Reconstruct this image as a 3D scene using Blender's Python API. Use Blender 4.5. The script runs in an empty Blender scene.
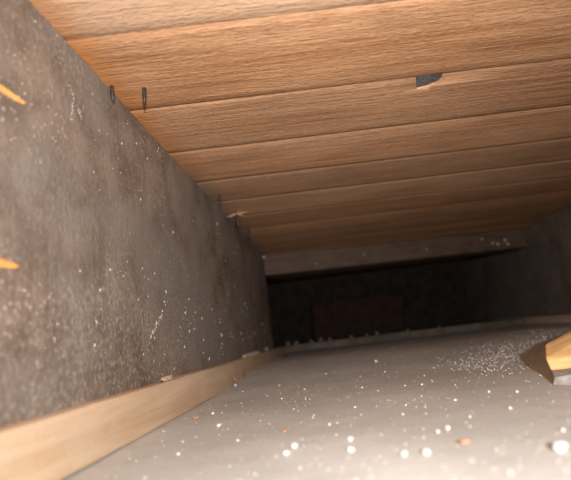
import bpy, bmesh, math, random
from mathutils import Vector, Matrix, noise
random.seed(7)
scene = bpy.context.scene
COL = scene.collection

# ------------------------------------------------------------------ units
# all layout numbers are millimetres, measured from the lens; the board below lies 30 mm under it
def P(x, y, z):
    return Vector((x/1000, y/1000, (z+30)/1000))

# ------------------------------------------------------------------ camera
F_PX, W_PX, H_PX = 450.0, 571.0, 480.0
fwd = Vector((332-W_PX/2, -(332-H_PX/2), -F_PX)).normalized()      # the bay's long axis as the lens sees it
tilt = Vector((.993, .119, 0)).normalized()
ax = (tilt - tilt.dot(fwd)*fwd).normalized()
az = ax.cross(fwd)
rot = Matrix((ax, fwd, az))
cam_d = bpy.data.cameras.new('camera'); cam = bpy.data.objects.new('camera', cam_d); COL.objects.link(cam)
cam_d.sensor_width = 36; cam_d.lens = 36*F_PX/W_PX
cam_d.clip_start = .002; cam_d.clip_end = 20
cam.matrix_world = Matrix.Translation(P(0, 0, 0)) @ rot.to_4x4()
cam_d.dof.use_dof = True; cam_d.dof.focus_distance = .225; cam_d.dof.aperture_fstop = 11
scene.camera = cam

# ------------------------------------------------------------------ world, lamp, exposure
wd = bpy.data.worlds.new('room_light'); scene.world = wd; wd.use_nodes = True
wd.node_tree.nodes['Background'].inputs[0].default_value = (1, .93, .86, 1)
wd.node_tree.nodes['Background'].inputs[1].default_value = .05
scene.view_settings.view_transform = 'Standard'; scene.view_settings.look = 'None'
scene.view_settings.gamma = 1; scene.view_settings.use_curve_mapping = False
scene.view_settings.exposure = 0

# the phone's own flash: a small LED beside the lens, shining the way the lens looks
fl_d = bpy.data.lights.new('phone_flash', 'AREA'); fl_d.shape = 'DISK'; fl_d.size = .007; fl_d.energy = .83; fl_d.spread = math.radians(135); fl_d.color = (1, .955, .905)
fl = bpy.data.objects.new('phone_flash', fl_d); COL.objects.link(fl)
fl.matrix_world = Matrix.Translation(P(24, -56, 16)) @ rot.to_4x4()

# ------------------------------------------------------------------ helpers
def link(name, me, mat=None, parent=None, loc=None, smooth=False):
    o = bpy.data.objects.new(name, me); COL.objects.link(o)
    if mat and not me.materials: me.materials.append(mat)
    if smooth:
        for p in me.polygons: p.use_smooth = True
    if parent: o.parent = parent
    if loc is not None: o.location = loc
    return o
def mesh(name, verts, faces):
    me = bpy.data.meshes.new(name); me.from_pydata([tuple(v) for v in verts], [], faces); me.update(); return me
def from_bm(name, bm):
    bmesh.ops.recalc_face_normals(bm, faces=bm.faces)
    me = bpy.data.meshes.new(name); bm.to_mesh(me); bm.free(); return me
def tag(o, label=None, cat=None, group=None, kind=None):
    if label: o['label'] = label
    if cat: o['category'] = cat
    if group: o['group'] = group
    if kind: o['kind'] = kind
    return o
def timber(corners, nx=24, wob=.4, bevel=.8, seed=0, axis=None):
    """eight corners (mm): bottom ring of four then top ring of four -> a sawn timber with softened, slightly wavering arrises"""
    bm = bmesh.new()
    vs = [bm.verts.new(P(*c)) for c in corners]
    for f in ((3,2,1,0), (4,5,6,7), (0,1,5,4), (1,2,6,5), (2,3,7,6), (3,0,4,7)): bm.faces.new([vs[i] for i in f])
    bm.normal_update()
    es = list(bm.edges)
    L = max(e.calc_length() for e in es)
    longe = [e for e in es if e.calc_length() > .6*L]
    bmesh.ops.bevel(bm, geom=es, offset=bevel/1000, segments=2, affect='EDGES', profile=.5)
    longe = [e for e in bm.edges if e.calc_length() > .5*L]
    bmesh.ops.subdivide_edges(bm, edges=longe, cuts=nx, use_grid_fill=True)
    for v in bm.verts:
        n = noise.noise_vector(v.co*18+Vector((seed*3.1, 0, 0)))*.6 + noise.noise_vector(v.co*70+Vector((seed, 0, 0)))*.4
        v.co += n*wob/1000
    return bm
def hull(pts):
    bm = bmesh.new()
    for p in pts: bm.verts.new(p)
    r = bmesh.ops.convex_hull(bm, input=bm.verts)
    bmesh.ops.delete(bm, geom=[g for g in r['geom_interior'] if isinstance(g, bmesh.types.BMVert)], context='VERTS')
    return bm

# ------------------------------------------------------------------ materials
class NT:
    def __init__(s, name, rough=.8, spec=.3):
        s.m = bpy.data.materials.new(name); s.m.use_nodes = True; s.t = s.m.node_tree
        s.b = s.t.nodes['Principled BSDF']; s.b.inputs['Roughness'].default_value = rough
        s.b.inputs['Specular IOR Level'].default_value = spec
    def n(s, typ, **k):
        nd = s.t.nodes.new(typ)
        for a, v in k.items(): setattr(nd, a, v)
        return nd
    def l(s, a, b): s.t.links.new(a, b)
    def set(s, inp, v):
        if hasattr(v, 'is_linked') or isinstance(v, bpy.types.NodeSocket): s.l(v, inp)
        else: inp.default_value = v
    def coord(s, kind='Object'): return s.n('ShaderNodeTexCoord').outputs[kind]
    def pos(s): return s.n('ShaderNodeNewGeometry').outputs['Position']
    def map(s, v, sc=(1,1,1), rot=(0,0,0), loc=(0,0,0)):
        m = s.n('ShaderNodeMapping'); s.l(v, m.inputs[0]); m.inputs['Scale'].default_value = sc
        m.inputs['Rotation'].default_value = rot; m.inputs['Location'].default_value = loc; return m.outputs[0]
    def noise(s, v, scale=1, detail=3, rough=.55, dist=0):
        t = s.n('ShaderNodeTexNoise'); s.l(v, t.inputs['Vector']); t.inputs['Scale'].default_value = scale
        t.inputs['Detail'].default_value = detail; t.inputs['Roughness'].default_value = rough
        t.inputs['Distortion'].default_value = dist; return t.outputs['Fac']
    def vor(s, v, scale=1, rnd=1, out='Distance'):
        t = s.n('ShaderNodeTexVoronoi'); s.l(v, t.inputs['Vector']); t.inputs['Scale'].default_value = scale
        t.inputs['Randomness'].default_value = rnd; return t.outputs[out]
    def ramp(s, v, a, b, lo=0., hi=1.):
        r = s.n('ShaderNodeMapRange'); s.l(v, r.inputs[0]); r.interpolation_type = 'SMOOTHSTEP'
        for i, x in enumerate((a, b, lo, hi)): r.inputs[i+1].default_value = x
        return r.outputs[0]
    def math(s, op, a, b=0.):
        m = s.n('ShaderNodeMath', operation=op); s.set(m.inputs[0], a); s.set(m.inputs[1], b); return m.outputs[0]
    def mix(s, fac, a, b, mode='MIX'):
        m = s.n('ShaderNodeMix', data_type='RGBA', blend_type=mode)
        s.set(m.inputs[0], fac)
        for i, x in ((6, a), (7, b)):
            if isinstance(x, tuple): m.inputs[i].default_value = (*x, 1)
            else: s.l(x, m.inputs[i])
        return m.outputs[2]
    def bump(s, hgt, dist, strength=1.):
        b = s.n('ShaderNodeBump'); s.l(hgt, b.inputs['Height']); b.inputs['Distance'].default_value = dist
        b.inputs['Strength'].default_value = strength; s.l(b.outputs[0], s.b.inputs['Normal'])
    def color(s, c):
        if isinstance(c, tuple): s.b.inputs['Base Color'].default_value = (*c, 1)
        else: s.l(c, s.b.inputs['Base Color'])
        return s.m

def mat_plank(name, pale=0.):
    t = NT(name, .62, .3)
    co = t.coord()
    rnd = t.n('ShaderNodeObjectInfo').outputs['Random']
    off = t.n('ShaderNodeVectorMath', operation='SCALE'); off.inputs[0].default_value = (3.1, 1.7, .9); t.l(rnd, off.inputs['Scale'])
    ad = t.n('ShaderNodeVectorMath', operation='ADD'); t.l(co, ad.inputs[0]); t.l(off.outputs[0], ad.inputs[1]); v = ad.outputs[0]
    broad = t.noise(t.map(v, (7, 26, 7)), 1, 3)
    grain = t.noise(t.map(v, (14, 420, 60)), 1, 4, .6, .4)
    fine = t.noise(t.map(v, (90, 1700, 200)), 1, 2, .6)
    saw = t.noise(t.map(v, (900, 25, 10), rot=(0, 0, .06)), 1, 2, .5)
    blot = t.noise(t.map(v, (28, 30, 20)), 1, 4, .6)
    c = t.mix(t.ramp(grain, .3, .72), (.285, .135, .066), (.53, .295, .165))
    c = t.mix(t.ramp(broad, .35, .7, 0, .5), c, (.59, .36, .22))
    c = t.mix(t.ramp(fine, .56, .75, 0, .55), c, (.15, .07, .03))
    c = t.mix(t.ramp(saw, .5, .8, 0, .12), c, (.60, .40, .25))
    c = t.mix(t.ramp(blot, .52, .72, 0, .45), c, (.33, .19, .11))
    chat = t.noise(t.map(v, (330, 900, 300), rot=(0, 0, -.35)), 1, 3, .65)
    c = t.mix(t.ramp(chat, .52, .72, 0, .5), c, (.20, .10, .05))
    c = t.mix(t.ramp(chat, .46, .30, 0, .35), c, (.62, .39, .24))
    c = t.mix(pale, c, (.64, .43, .27))
    hsv = t.n('ShaderNodeHueSaturation'); t.l(c, hsv.inputs['Color'])
    oc = t.n('ShaderNodeSeparateColor'); t.l(t.n('ShaderNodeObjectInfo').outputs['Color'], oc.inputs[0]); t.l(oc.outputs[0], hsv.inputs['Value']); t.l(t.ramp(rnd, 1, 0, .9, 1.05), hsv.inputs['Saturation']); c = hsv.outputs[0]
    # orange varnish run that soaked in along the joist
    sep = t.n('ShaderNodeSeparateXYZ'); t.l(t.pos(), sep.inputs[0])
    edge = t.math('ADD', sep.outputs[0], t.math('MULTIPLY', t.noise(t.map(t.pos(), (30, 30, 1)), 1, 3), .02))
    away = t.ramp(sep.outputs[1], .22, .33)
    stain = t.mix(away, (.42, .165, .045), (.17, .13, .105))     # grey cobweb dust further along the same corner
    c = t.mix(t.ramp(edge, -.072, -.056, .65, 0), c, stain)
    hgt = t.math('ADD', t.math('MULTIPLY', grain, .55), t.math('ADD', t.math('MULTIPLY', saw, .12), t.math('ADD', t.math('MULTIPLY', fine, -.5), t.math('MULTIPLY', chat, -.6))))
    t.bump(hgt, .0012, .8)
    return t.color(c)

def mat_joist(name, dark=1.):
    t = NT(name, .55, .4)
    v = t.pos()
    big = t.noise(t.map(v, (9, 9, 13)), 1, 4, .6)
    mid = t.noise(t.map(v, (45, 40, 45)), 1, 5, .65)
    vert = t.noise(t.map(v, (60, 420, 22)), 1, 3, .6)
    hor = t.noise(t.map(v, (60, 12, 260)), 1, 3, .6)
    fine = t.noise(v, 900, 3, .7)
    c = t.mix(t.ramp(mid, .34, .68), (.105*dark, .075*dark, .058*dark), (.215*dark, .165*dark, .135*dark))
    c = t.mix(t.ramp(big, .42, .62, 0, .75), c, (.185*dark, .164*dark, .145*dark))       # grey dust bloom
    c = t.mix(t.ramp(vert, .52, .75, 0, .3), c, (.27*dark, .225*dark, .19*dark))
    c = t.mix(t.ramp(hor, .6, .8, 0, .2), c, (.075*dark, .052*dark, .04*dark))
    c = t.mix(t.ramp(fine, .60, .76, 0, .65), c, (.42*dark, .37*dark, .33*dark))        # fine powder grains
    grit = t.noise(t.map(v, (620, 620, 480)), 1, 4, .7)
    sep = t.n('ShaderNodeSeparateXYZ'); t.l(v, sep.inputs[0])
    low = t.math('ADD', t.noise(v, 16, 3), t.math('MULTIPLY', t.ramp(sep.outputs[2], .02, .11, 1, 0), .22))
    cover = t.ramp(low, .5, .78, .25, 1)
    c = t.mix(t.math('MULTIPLY', t.ramp(grit, .5, .72), t.math('MULTIPLY', cover, .75)), c, (.44*dark, .36*dark, .30*dark))
    c = t.mix(t.math('MULTIPLY', t.ramp(grit, .46, .32), t.math('MULTIPLY', cover, .5)), c, (.07*dark, .045*dark, .033*dark))
    dens = t.ramp(t.noise(v, 22, 3), .42, .66)
    sp = t.vor(v, 480); keep = t.vor(v, 480, out='Color')
    ks = t.n('ShaderNodeSeparateColor'); t.l(keep, ks.inputs[0])
    spot = t.math('MULTIPLY', t.ramp(sp, .26, .16), t.ramp(ks.outputs[0], .68, .72))
    c = t.mix(t.math('MULTIPLY', spot, t.math('MULTIPLY', dens, .75)), c, (.62*dark, .55*dark, .49*dark))
    t.bump(t.math('ADD', t.math('MULTIPLY', mid, .7), t.math('ADD', t.math('ADD', t.math('MULTIPLY', fine, .3), t.math('MULTIPLY', grit, .5)), t.math('MULTIPLY', spot, .3))), .0012, .7)
    return t.color(c)

def mat_wood(name, lo, hi, scale=(12, 220, 220), rough=.65, dust=None, dustamt=.5):
    t = NT(name, rough, .3); v = t.coord()
    g = t.noise(t.map(v, scale), 1, 4, .6, .5); m = t.noise(v, 60, 4, .6); f = t.noise(v, 800, 2, .6)
    c = t.mix(t.ramp(g, .3, .7), lo, hi)
    if dust: c = t.mix(t.ramp(m, .4, .68, 0, dustamt), c, dust)
    c = t.mix(t.ramp(f, .6, .75, 0, .3), c, tuple(min(1, x*1.7) for x in hi))
    t.bump(t.math('ADD', g, t.math('MULTIPLY', f, .4)), .0006, .6)
    return t.color(c)

def mat_board(name):
    t = NT(name, .85, .2); v = t.pos()
    a = t.noise(v, 14, 4, .6); b = t.noise(v, 90, 4, .65); f = t.noise(v, 1100, 2, .6)
    c = t.mix(t.ramp(a, .35, .65), (.495, .498, .488), (.60, .60, .588))
    c = t.mix(t.ramp(b, .5, .72, 0, .5), c, (.455, .44, .415))
    c = t.mix(t.ramp(f, .6, .74, 0, .35), c, (.72, .69, .65))
    sp = t.vor(v, 260); keep = t.n('ShaderNodeSeparateColor'); t.l(t.vor(v, 260, out='Color'), keep.inputs[0])
    spot = t.math('MULTIPLY', t.ramp(sp, .24, .14), t.ramp(keep.outputs[0], .8, .83))
    c = t.mix(t.math('MULTIPLY', spot, .55), c, (.8, .77, .72))
    t.bump(t.math('ADD', b, t.math('MULTIPLY', f, .5)), .0006, .5)
    return t.color(c)

def mat_plain(name, c0, c1, scale=200, rough=.85, bump=.0004, spec=.25, metal=0.):
    t = NT(name, rough, spec); v = t.coord(); a = t.noise(v, scale, 4, .6)
    t.b.inputs['Metallic'].default_value = metal
    t.bump(a, bump, .7)
    return t.color(t.mix(t.ramp(a, .35, .65), c0, c1))

M = dict(
    plank=mat_plank('strip_board_wood'), plank_pale=mat_plank('strip_board_wood_pale', .35),
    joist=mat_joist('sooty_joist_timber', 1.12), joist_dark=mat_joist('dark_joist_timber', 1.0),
    lath=mat_wood('batten_pine', (.50, .345, .22), (.64, .475, .335), (150, 9, 150), dust=(.55, .46, .37), dustamt=.3),
    cleat=mat_wood('cleat_timber', (.075, .044, .029), (.12, .075, .05), dust=(.125, .092, .07)),
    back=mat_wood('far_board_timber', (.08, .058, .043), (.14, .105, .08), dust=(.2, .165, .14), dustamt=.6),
    void_dark_soot=mat_plain('void_dark_sooty_timber', (.018, .013, .010), (.035, .026, .02), 60),  # the unlit void's darkness, along with its soot, put into the colour
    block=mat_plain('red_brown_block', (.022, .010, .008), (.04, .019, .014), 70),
    board=mat_board('plasterboard_back'),
    felt=mat_plain('grey_felt', (.05, .05, .052), (.15, .15, .152), 700),
    nail=mat_plain('rusty_steel', (.018, .014, .012), (.07, .052, .043), 900, .5, .0002, .5, .3),
    raw=mat_wood('fresh_torn_wood', (.62, .27, .07), (.80, .40, .13)),
    crumb=mat_plain('white_plaster', (.62, .595, .55), (.77, .75, .71), 900),
    tan=mat_plain('tan_chip', (.36, .18, .10), (.52, .30, .19), 900),
    grit=mat_plain('grey_grit', (.16, .13, .11), (.28, .24, .21), 900),
    grit_pale=mat_plain('pale_grit', (.55, .50, .46), (.78, .74, .69), 900),
    dark_grit=mat_plain('dark_grit', (.02, .015, .012), (.05, .04, .03), 900),
    pine=mat_wood('yellow_pine', (.56, .33, .13), (.74, .50, .24), (20, 260, 260)),
    flake=mat_plain('grey_plaster_flake', (.30, .27, .26), (.42, .385, .37), 300),
    straw=mat_wood('dry_splinter', (.40, .30, .2), (.60, .48, .35)),
)

# ------------------------------------------------------------------ the bay: board below, joists, battens, planks
XL, XR, ZC, ZL, ZF, ZB = -82, 300, 115, -13, -30, -23      # joist faces, plank underside, batten top, board near / far
YE, YB, YJ = 735, 1010, 628                                # board's far edge, end of the void, end of the near joist
def floor_z(x, y):
    t = min(1, max(0, (y-260)/220)); return ZF + (ZB-ZF)*t*t*(3-2*t)

def build_floor():
    xs = [-330 + i*(640/64) for i in range(65)]; ys = [-60 + j*((YB+60)/90) for j in range(91)]
    vs, fs = [], []
    for y in ys:
        for x in xs:
            z = floor_z(x, y) + .5*noise.noise(Vector((x/70, y/90, 0))) - .25
            vs.append(P(x, y, z-.1))
    n = len(xs)
    for j in range(len(ys)-1):
        for i in range(n-1): fs.append((j*n+i, j*n+i+1, (j+1)*n+i+1, (j+1)*n+i))
    top = len(vs)
    vs += [v - Vector((0, 0, .0125)) for v in vs]
    fs += [tuple(top+k for k in reversed(f)) for f in fs]
    rim = [i for i in range(n)] + [j*n+n-1 for j in range(1, len(ys))] + [(len(ys)-1)*n+i for i in range(n-2, -1, -1)] + [j*n for j in range(len(ys)-2, 0, -1)]
    for a, b in zip(rim, rim[1:]+rim[:1]): fs.append((b, a, a+top, b+top))
    o = link('floor', mesh('floor', vs, fs), M['board'], smooth=True)
    return tag(o, 'dusty pale grey plasterboard lying under the joists', kind='structure')
build_floor()

def box(x0, x1, y0, y1, z0, z1):
    return [(x0,y0,z0), (x1,y0,z0), (x1,y1,z0), (x0,y1,z0), (x0,y0,z1), (x1,y0,z1), (x1,y1,z1), (x0,y1,z1)]
def struct(name, corners, mat, label, **k):
    o = link(name, from_bm(name, timber(corners, **k)), M[mat]); return tag(o, label, kind='structure')

wall_left = struct('wall_left', box(-140, XL, -60, YJ, ZL-.3, ZC), 'joist', 'dark sooty floor joist speckled with plaster flecks', nx=60, bevel=.4, wob=.4, seed=1)
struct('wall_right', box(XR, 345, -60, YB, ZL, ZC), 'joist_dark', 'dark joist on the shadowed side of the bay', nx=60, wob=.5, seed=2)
struct('wall_back', box(-330, 345, YB, YB+40, ZF-12, ZC), 'void_dark_soot', 'black end of the void behind the cross cleat', nx=10)
struct('wall_void', box(-345, -305, YJ-20, YB, ZF-12, ZC), 'void_dark_soot', 'black side of the void beyond the near joist', nx=10)
struct('wall_return', box(-305, -141, YJ-20, YJ+6, ZF-12, ZC), 'void_dark_soot', 'black return behind the end of the near joist', nx=10)

# ceiling: narrow strip boards, each its own piece, running a few degrees off square to the joists
ceiling = bpy.data.objects.new('ceiling', None); COL.objects.link(ceiling); ceiling.location = P(0, 0, ZC)
tag(ceiling, 'underside of narrow brown strip boards laid across the joists', kind='structure')
SK = math.atan2(.0765, 1)
def plank_mesh(width, x0, x1, name='plank'):
    b = bmesh.new(); w = width/2000; c = .00012; th = .018
    cr = .00036
    prof = [(-w, th), (-w, cr+c), (-w+c*1.3, cr)] + [(w*u, cr*u*u) for u in (-.8, -.6, -.4, -.2, 0, .2, .4, .6, .8)] + [(w-c*1.3, cr), (w, cr+c), (w, th)]
    nx = 20; rows = []
    for i in range(nx+1):
        x = (x0+(x1-x0)*i/nx)/1000
        rows.append([b.verts.new((x, y, z)) for y, z in prof])
    for i in range(nx):
        for k in range(len(prof)):
            k2 = (k+1) % len(prof); b.faces.new((rows[i][k], rows[i][k2], rows[i+1][k2], rows[i+1][k]))
    b.faces.new(rows[0]); b.faces.new(rows[-1][::-1])
    for f in b.faces: f.smooth = True
    return from_bm(name, b)
seams = [-14, 39, 92, 145, 199, 252, 307, 357, 408, 459, 509, 560, 611, 662, 713, 764, 815, 866, 917, 968, 1030]
seams = [-67] + seams
hole_plank = None
for i, (a, b) in enumerate(zip(seams, seams[1:])):
    pale = b == 145
    me = plank_mesh(b-a-.5, -360, 350)
    o = link('plank', me, M['plank_pale' if pale else 'plank'])
    o.parent = ceiling
    o.location = (0, (a+b)/2000, random.uniform(0, .00012))
    o.rotation_euler = (math.radians(random.uniform(-.4, .1)), 0, SK)
    tone = {92: 1.05, 145: 1., 199: .94, 252: 1.1, 307: .9, 357: 1.04, 408: .88, 459: 1.0, 509: .86, 560: .95}.get(a, 1)
    o.color = (tone, tone, tone, 1)
    if a == 199: hole_plank = o
# torn notch in one strip, showing grey felt above it
bpy.context.view_layer.update()
inv = hole_plank.matrix_world.inverted()
notch = [(56, 200), (69, 200), (70.6, 209), (68.8, 212.4), (64.5, 214.6), (59.6, 215.4)]
bm = bmesh.new()
lo = [bm.verts.new(inv @ P(x, y, ZC-6)) for x, y in notch]; hi = [bm.verts.new(inv @ P(x, y, ZC+5.5)) for x, y in notch]
bm.faces.new(lo); bm.faces.new(hi[::-1])
for k in range(len(notch)):
    k2 = (k+1) % len(notch); bm.faces.new((lo[k], hi[k], hi[k2], lo[k2]))
cut = link('notch_cutter', from_bm('notch_cutter', bm)); cut.matrix_world = hole_plank.matrix_world
mod = hole_plank.modifiers.new('notch', 'BOOLEAN'); mod.operation = 'DIFFERENCE'; mod.object = cut; mod.solver = 'EXACT'
bpy.context.view_layer.update()
dg = bpy.context.evaluated_depsgraph_get()
nm = bpy.data.meshes.new_from_object(hole_plank.evaluated_get(dg))
hole_plank.modifiers.clear(); nm.name = 'plank_with_notch'; hole_plank.data = nm
bpy.data.objects.remove(cut)
# grey felt filling the notch
bm = hull([inv @ P(62+(x-62)*.97, 206+(y-206)*.97, z + (.6 if y > 206 else 0)) for x, y in notch for z in (ZC+.5, ZC+5)])
felt = link('felt_patch', from_bm('felt_patch', bm), M['felt'], hole_plank); tag(felt, 'dark grey felt showing in a torn notch')
felt.location = (0, 0, 0)
# unseen felt sheet over all the planks, added to stop light leaking through gaps
fm = from_bm('felt_sheet', timber([(c[0], c[1], c[2]) for c in box(-350, 348, -66, YB+40, ZC+19.5, ZC+24)], nx=4, wob=0, bevel=.3))
fs_ = link('felt_sheet', fm, M['felt']); fs_.parent = ceiling; fs_.matrix_parent_inverse = Matrix.Translation(-ceiling.location)

# battens nailed under the joists, the board is fixed to them
def thing(name, bm, mat, label, cat, group=None, smooth=False):
    o = link(name, from_bm(name, bm), M[mat], smooth=smooth); return tag(o, label, cat, group)
thing('batten', timber(box(-140, -76, -60, YE-1, ZF-.2, ZL), nx=50, wob=.6, bevel=1, seed=3), 'lath',
      'long tan wooden batten under the speckled joist', 'batten')
thing('batten', timber(box(294, 345, -60, YE-1, ZF-.2, ZL), nx=50, wob=.6, bevel=1, seed=4), 'lath',
      'wooden batten under the dark joist on the shadowed side', 'batten')
thing('far_board', timber(box(-300, 299, YE, 960, ZF-.2, ZL), nx=40, wob=1.0, bevel=1.2, seed=5), 'back',
      'dusty brown board crossing the far edge of the plasterboard', 'board')
cleat = bpy.data.objects.new('cross_cleat', None); COL.objects.link(cleat)
tag(cleat, 'brown timber cleat fixed across the bay under the planks', 'cleat')
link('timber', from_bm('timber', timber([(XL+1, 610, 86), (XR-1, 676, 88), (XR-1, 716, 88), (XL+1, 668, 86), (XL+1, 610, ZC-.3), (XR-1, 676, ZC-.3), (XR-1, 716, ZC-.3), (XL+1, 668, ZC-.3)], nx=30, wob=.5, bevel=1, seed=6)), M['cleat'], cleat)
for x, y, z, q in ((266.7, 670.4, 100.7, 1.9), (248, 667.1, 98, 1.6), (255, 668.4, 96, 1.7), (269.8, 670.9, 94.5, 1.8), (233, 664.6, 105.6, 1.2), (-79.6, 610.2, 112, 1.6), (60, 634.5, 101, 1.1), (-10, 622.3, 95, .9), (150, 650, 99, .9)):
    bm = bmesh.new(); bmesh.ops.create_icosphere(bm, subdivisions=1, radius=q/1000)
    for v in bm.verts: v.co = Vector((v.co.x, v.co.y*.5, v.co.z*1.3))*(1+.3*noise.noise(v.co*900)) + P(x, y, z)
    tag(link('plaster_dab', from_bm('plaster_dab', bm), M['grit_pale'], cleat, smooth=True), 'pale plaster dab')
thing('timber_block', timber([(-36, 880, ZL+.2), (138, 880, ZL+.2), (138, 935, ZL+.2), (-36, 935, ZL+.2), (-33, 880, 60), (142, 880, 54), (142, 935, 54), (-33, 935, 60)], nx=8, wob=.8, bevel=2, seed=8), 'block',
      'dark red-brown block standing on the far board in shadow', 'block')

# torn orange wood on the joist face
def scar(y0, y1, z, h, slope, seed):
    pts = []
    n = 18
    for i in range(n+1):
        t = i/n; w = h*(1-t**6)**.5*(1-.3*t) + .1
        y = y0+(y1-y0)*t; zc = z+slope*(y-y0)
        j = .35*noise.noise(Vector((y*.9, seed, 0)))
        pts += [P(XL-.3, y, zc-w/2+j), P(XL-.3, y, zc+w/2+j), P(XL+.9, y, zc+w*.12+j)]
    fs = []
    for i in range(n):
        a = i*3; fs += [(a, a+2, a+5, a+3), (a+2, a+1, a+4, a+5), (a+1, a, a+3, a+4)]
    fs += [(0, 1, 2), (n*3, n*3+2, n*3+1)]
    o = link('wood_scar', mesh('wood_scar', pts, fs), M['raw'], wall_left)
    return tag(o, 'bright orange torn wood')
scar(92, 115.4, 75.6, 3.6, .06, 1)
scar(90, 113.2, 27.2, 4.2, .0, 2)

# pale plaster flecks spattered on the joist face: uncountable
def lump(vs, fs, c, r, sq=(1, 1, 1), rnd=random):
    """a small irregular octahedral grain"""
    b = len(vs); q = Matrix.Rotation(rnd.uniform(0, 6.28), 3, 'Z') @ Matrix.Rotation(rnd.uniform(-.4, .4), 3, 'X')
    for d in ((1,0,0), (-1,0,0), (0,1,0), (0,-1,0), (0,0,1), (0,0,-1)):
        p = q @ (Vector(d)*r*rnd.uniform(.7, 1.2)); vs.append(c + Vector((p.x*sq[0], p.y*sq[1], p.z*sq[2])))
    for f in ((0,2,4), (2,1,4), (1,3,4), (3,0,4), (2,0,5), (1,2,5), (3,1,5), (0,3,5)): fs.append(tuple(b+k for k in f))
vs, fs = [], []
for k in range(1300):
    y = 95 + 520*random.random()**1.6; z = random.uniform(ZL+1, ZC-2)
    d = noise.noise(Vector((y/38, z/30, 3)))
    if random.random() > .22 + d*.9 + (.22 if z < 35 else 0): continue
    r = random.choice((.12, .14, .17, .2, .25, .38))/1000*(.6+.4*random.random())*(1+y/300)*(.6 if y < 150 else 1)
    lump(vs, fs, P(XL+.15, y, z), r, (.4, 1, random.uniform(.9, 2.2)))
def streak(y0, z0, y1, z1, n, jit):
    for k in range(n):
        t = random.random(); lump(vs, fs, P(XL+.1, y0+(y1-y0)*t+random.gauss(0, jit), z0+(z1-z0)*t+random.gauss(0, jit)), random.uniform(.15, .4)/1000, (.4, 1, 1.6))
streak(140, 97, 147.5, 88.5, 22, .4); streak(141.5, 93, 141, 83, 14, .5); streak(221, 20, 200.5, 6, 36, .8); streak(244, 12, 256, 22, 12, 1.2)
o = link('plaster_flecks', mesh('plaster_flecks', vs, fs), M['crumb'], wall_left); tag(o, 'pale plaster flecks', kind='stuff')

# ------------------------------------------------------------------ nails through the planks
def nail(x, y, ln, r, bend, label, blunt=False):
    root = bpy.data.objects.new('nail', None); COL.objects.link(root); tag(root, label, 'nail'); seg = 8
    for name, prof in (('shank', [(-3, 1), (0, 1), (ln*.3, 1), (ln*.6, .95)]), ('point', [(ln*.6, .95), (ln*.8, .7), (ln, .14 if not blunt else .6)])):
        bm = bmesh.new(); rings = []
        for z, q in prof:
            t = max(0, z)/ln
            rings.append([bm.verts.new(P(x+bend[0]*t*t + r*q*math.cos(a*6.283/seg), y+bend[1]*t*t + r*q*math.sin(a*6.283/seg), ZC-z)) for a in range(seg)])
        for a, b in zip(rings, rings[1:]):
            for k in range(seg): bm.faces.new((a[k], a[(k+1) % seg], b[(k+1) % seg], b[k]))
        if name == 'point': bm.faces.new(rings[-1])
        link(name, from_bm(name, bm), M['nail'], root, smooth=True)
    return root
nail(-80.3, 170, 7.8, .95, (.4, .2), 'rusty nail point in the planks hard against the speckled joist')
nail(-68, 175.4, 7.8, 1.0, (-.3, .2), 'rusty nail point out in the planks, paired with one at the joist')
nail(-73.5, 335, 8, .9, (.2, 0), 'short nail point in the shadowed planks nearer than the splintered nail')
splint_nail = nail(-70.3, 383, 15.5, 1.25, (.8, .5), 'dark nail with torn wood splinters around its root', True)
nail(-71.5, 452, 11, 1.1, (.3, 0), 'faint dusty nail point between the splintered nail and the cleat')
for dx, dy, dz, w in ((-11, 3, -3, 2.0), (12, 3, 1, 2.0), (-7, -1, -7, 1.5), (7, 3, -6, 1.4)):
    c0 = Vector((-70.3, 383, ZC-2.2)); c1 = c0+Vector((dx, dy, dz*.5))
    pts = [P(*(c0+Vector((0, a, b)))) for a, b in ((-w, 0), (w, 0), (0, w*.9), (0, -w*.9))] + [P(*c1), P(*(c1+Vector((0, .3, .3))))]
    tag(link('splinter', from_bm('splinter', hull(pts)), M['tan'], splint_nail), 'torn wood splinter')

# ------------------------------------------------------------------ broken pine offcut and the plaster flake it rests on
thing('plaster_flake', hull([P(*p) for p in ((82.5, 193, -30), (83.5, 192, -27.3), (86, 186.5, -30), (88, 187.5, -26.2), (86, 199, -25.9), (97, 224, -30), (99, 220, -26), (150, 190, -30), (150, 192, -26), (150, 230, -30), (150, 226, -26))]), 'flake',
      'grey plaster flake under the yellow pine offcut', 'plaster flake')
bm = hull([P(*p) for p in ((86, 200, -25.7), (86.3, 203, -20.7), (93.2, 217, -16.5), (95.5, 219, -25.7), (150, 201, -25.7), (150, 200.5, -21.6), (150, 226, -3), (150, 236, -25.7), (112, 229, -12.2), (110, 232, -25.7))])
bmesh.ops.bevel(bm, geom=list(bm.edges), offset=.0005, segments=1, affect='EDGES')
thing('pine_offcut', bm, 'pine', 'broken yellow pine offcut resting on a plaster flake', 'offcut')

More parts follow.
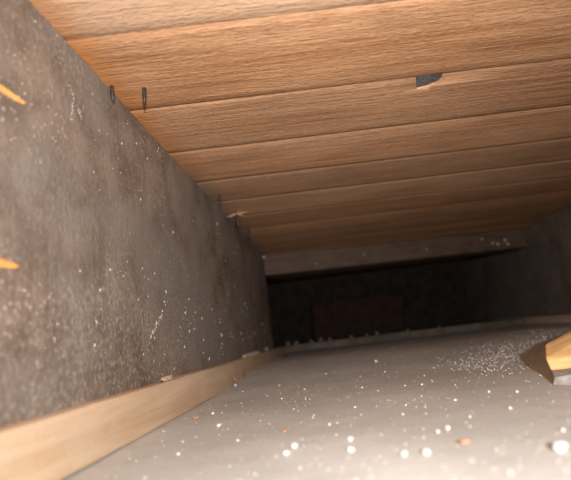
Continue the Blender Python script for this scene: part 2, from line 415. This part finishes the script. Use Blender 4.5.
# ------------------------------------------------------------------ crumbs
def pebble(r, sq, seed):
    bm = bmesh.new(); bmesh.ops.create_icosphere(bm, subdivisions=2, radius=r)
    for v in bm.verts:
        v.co *= 1+.35*noise.noise(v.co/r*1.1+Vector((seed, 0, 0)))
        v.co = Vector((v.co.x*sq[0], v.co.y*sq[1], v.co.z*sq[2]))
    return from_bm('crumb', bm)
peb = [pebble(.001, (1.1, .9, .75), s) for s in range(5)]
peb_tan = [pebble(.001, (1.3, 1.0, .5), s+9) for s in range(3)]
def crumb(x, y, r, mat='crumb', label=None, name='plaster_crumb', cat='crumb', group=None, k=[0], z=None):
    k[0] += 1
    src = (peb_tan if mat == 'tan' else peb)[k[0] % (3 if mat == 'tan' else 5)]
    me = bpy.data.meshes.get('%s_%s' % (src.name, mat)) or src.copy()
    me.name = '%s_%s' % (src.name, mat)
    if not me.materials: me.materials.append(M[mat])
    for p in me.polygons: p.use_smooth = True
    o = bpy.data.objects.new(name, me); COL.objects.link(o)
    zb = (floor_z(x, y) if z is None else z) + .5*noise.noise(Vector((x/70, y/90, 0)))*(z is None) - (.25 if z is None else 0)
    o.location = P(x, y, zb + r*.55); r *= .8; o.scale = (r, r, r); o.rotation_euler = (0, 0, k[0]*1.7)
    return tag(o, label, cat, group)
crumb(30.7, 367, 1.9, label='lone white plaster crumb in the middle of the grey board')
crumb(44.5, 107, 1.75, label='large white crumb on the board in front of the pine offcut')
for x, y, r in ((-58.7, 212.6, 1.05), (-47.8, 180, .95), (-14.5, 133, 1.25), (-16.2, 126.6, 1.05), (11.5, 247, .8), (1.1, 134.8, 1.0), (.7, 123.2, 1.05),
                (30.4, 308, .8), (39.6, 233, .8), (31.9, 236, .7), (42, 182, .7), (65.7, 185, .8), (28.3, 137.3, .8), (24.8, 134, .75), (12.9, 115, .95),
                (17.8, 114, 1.1), (52.6, 157, .75), (57.7, 192, .7), (52.4, 123, .8), (-30, 240, .6), (-20, 270, .7), (5, 190, .6), (-38, 300, .7), (-8, 330, .8),
                (14, 300, .6), (60, 300, .7), (48, 270, .6), (-5, 160, .6), (20, 165, .6), (-34, 150, .6), (-50, 140, .7), (38, 150, .6), (-60, 290, .6), (33, 200, .5)):
    if x < -25: lb, gr = 'small white plaster crumb on the board beside the tan batten', 'white crumbs beside the tan batten'
    elif x > 45: lb, gr = 'small white plaster crumb on the board before the pine offcut', 'white crumbs before the pine offcut'
    else: lb, gr = 'small white plaster crumb on open plasterboard away from batten and offcut', 'white crumbs out on the plasterboard'
    crumb(x, y, r, label=lb, group=gr)
for x, y, r, lb in ((28.1, 119.2, 1.4, 'largest flat tan wood chip, among white crumbs on the board'), (-19.6, 156, 1.1, 'flat tan wood chip alone on the open board'), (-63.9, 203.4, 1.3, 'tan wood chip on the board beside the tan batten')):
    crumb(x, y, r, 'tan', lb, 'wood_chip', 'wood chip')
crumb(-60, 560, 2.2, 'dark_grit', 'tiny black crumb near the far end of the tan batten', 'black_crumb')
for x, y, r in ((-60, 752, 5), (-35, 748, 4), (-20, 760, 5), (-5, 750, 3.5), (30, 752, 4), (55, 748, 3), (72, 755, 4.5), (120, 750, 3), (170, 752, 3), (-75, 765, 5)):
    crumb(x, y, r, 'grit', 'grey mortar lump lying on the far board', 'mortar_lump', 'lump', 'grey lumps along the far board', z=ZL)
# bits lying on the ledge of the tan batten
thing('plaster_sliver', hull([P(*p) for p in ((-81.5, 402, ZL+.2), (-77.5, 405, ZL+.2), (-77, 470, ZL+.2), (-80.5, 492, ZL+.2), (-81, 410, ZL+2.6), (-79, 470, ZL+3), (-79.5, 492, ZL+2.4))]), 'crumb',
      'long pale plaster sliver on the ledge of the tan batten', 'sliver')
crumb(-78.2, 535, 4.6, 'grit', 'round grey lump on the batten ledge behind the pale sliver', 'mortar_lump', 'lump', z=ZL)
thing('wood_chip', hull([P(*p) for p in ((-81, 207, ZL+.2), (-77, 207, ZL+.2), (-77, 216, ZL+.2), (-81, 216, ZL+.2), (-80, 209, ZL+1.8), (-78, 216, ZL+2.2))]), 'straw',
      'small pale chip on the batten ledge by the joist', 'wood chip')
crumb(-78.5, 203.5, .9, 'dark_grit', 'black crumb beside the pale chip on the batten ledge', 'black_crumb', z=ZL)
def stick(a, b, w, label):
    a, b = Vector(a), Vector(b); s = Vector((0, w, 0)); u = Vector((0, 0, w))
    thing('splinter', hull([P(*p) for p in (a+s, a-s, a+u, a-u, b+s*.5, b-s*.5, b+u*.5, b-u*.5)]), 'straw', label, 'splinter')
stick((-72.5, 335, -27.2), (-74.4, 318, -18.5), 1.3, 'short straw-coloured splinter leaning on the tan batten')
stick((-70, 352, -26), (-74.4, 372, -17.5), 1.5, 'longer straw-coloured splinter leaning on the tan batten')
crumb(-71.5, 322, 1.4, 'crumb', 'white crumb at the foot of the leaning splinters')

# ------------------------------------------------------------------ dust and grit: uncountable
def dust(name, fields, label):
    vs, fs = [], []
    for gen, rlo, rhi in [f[1:] for f in fields for _ in range(f[0])]:
        x, y = gen(); r = random.uniform(rlo, rhi)*random.choice((.6, .8, 1, 1, 1.3))
        lump(vs, fs, P(x, y, floor_z(x, y)+.5*noise.noise(Vector((x/70, y/90, 0)))-.3+r*.3), r/1000, (1, 1, .8))
    o = link(name, mesh(name, vs, fs), M['grit_pale']); return tag(o, label, 'dust', kind='stuff')
def patch():
    while True:
        t = random.random(); s = random.gauss(0, 1)
        x = 78+150*t+random.gauss(0, 8); y = 285+170*t+s*(22+26*t)
        if XL+8 < x < 292: return x, y
def wide():
    y = 95+430*random.random()**1.4; return random.uniform(-72, min(290, 60+y*.5)), y
dust('plaster_dust', [(1900, patch, .2, .5), (1300, wide, .12, .36)], 'fine pale plaster dust strewn over the board, thickest behind the pine offcut')
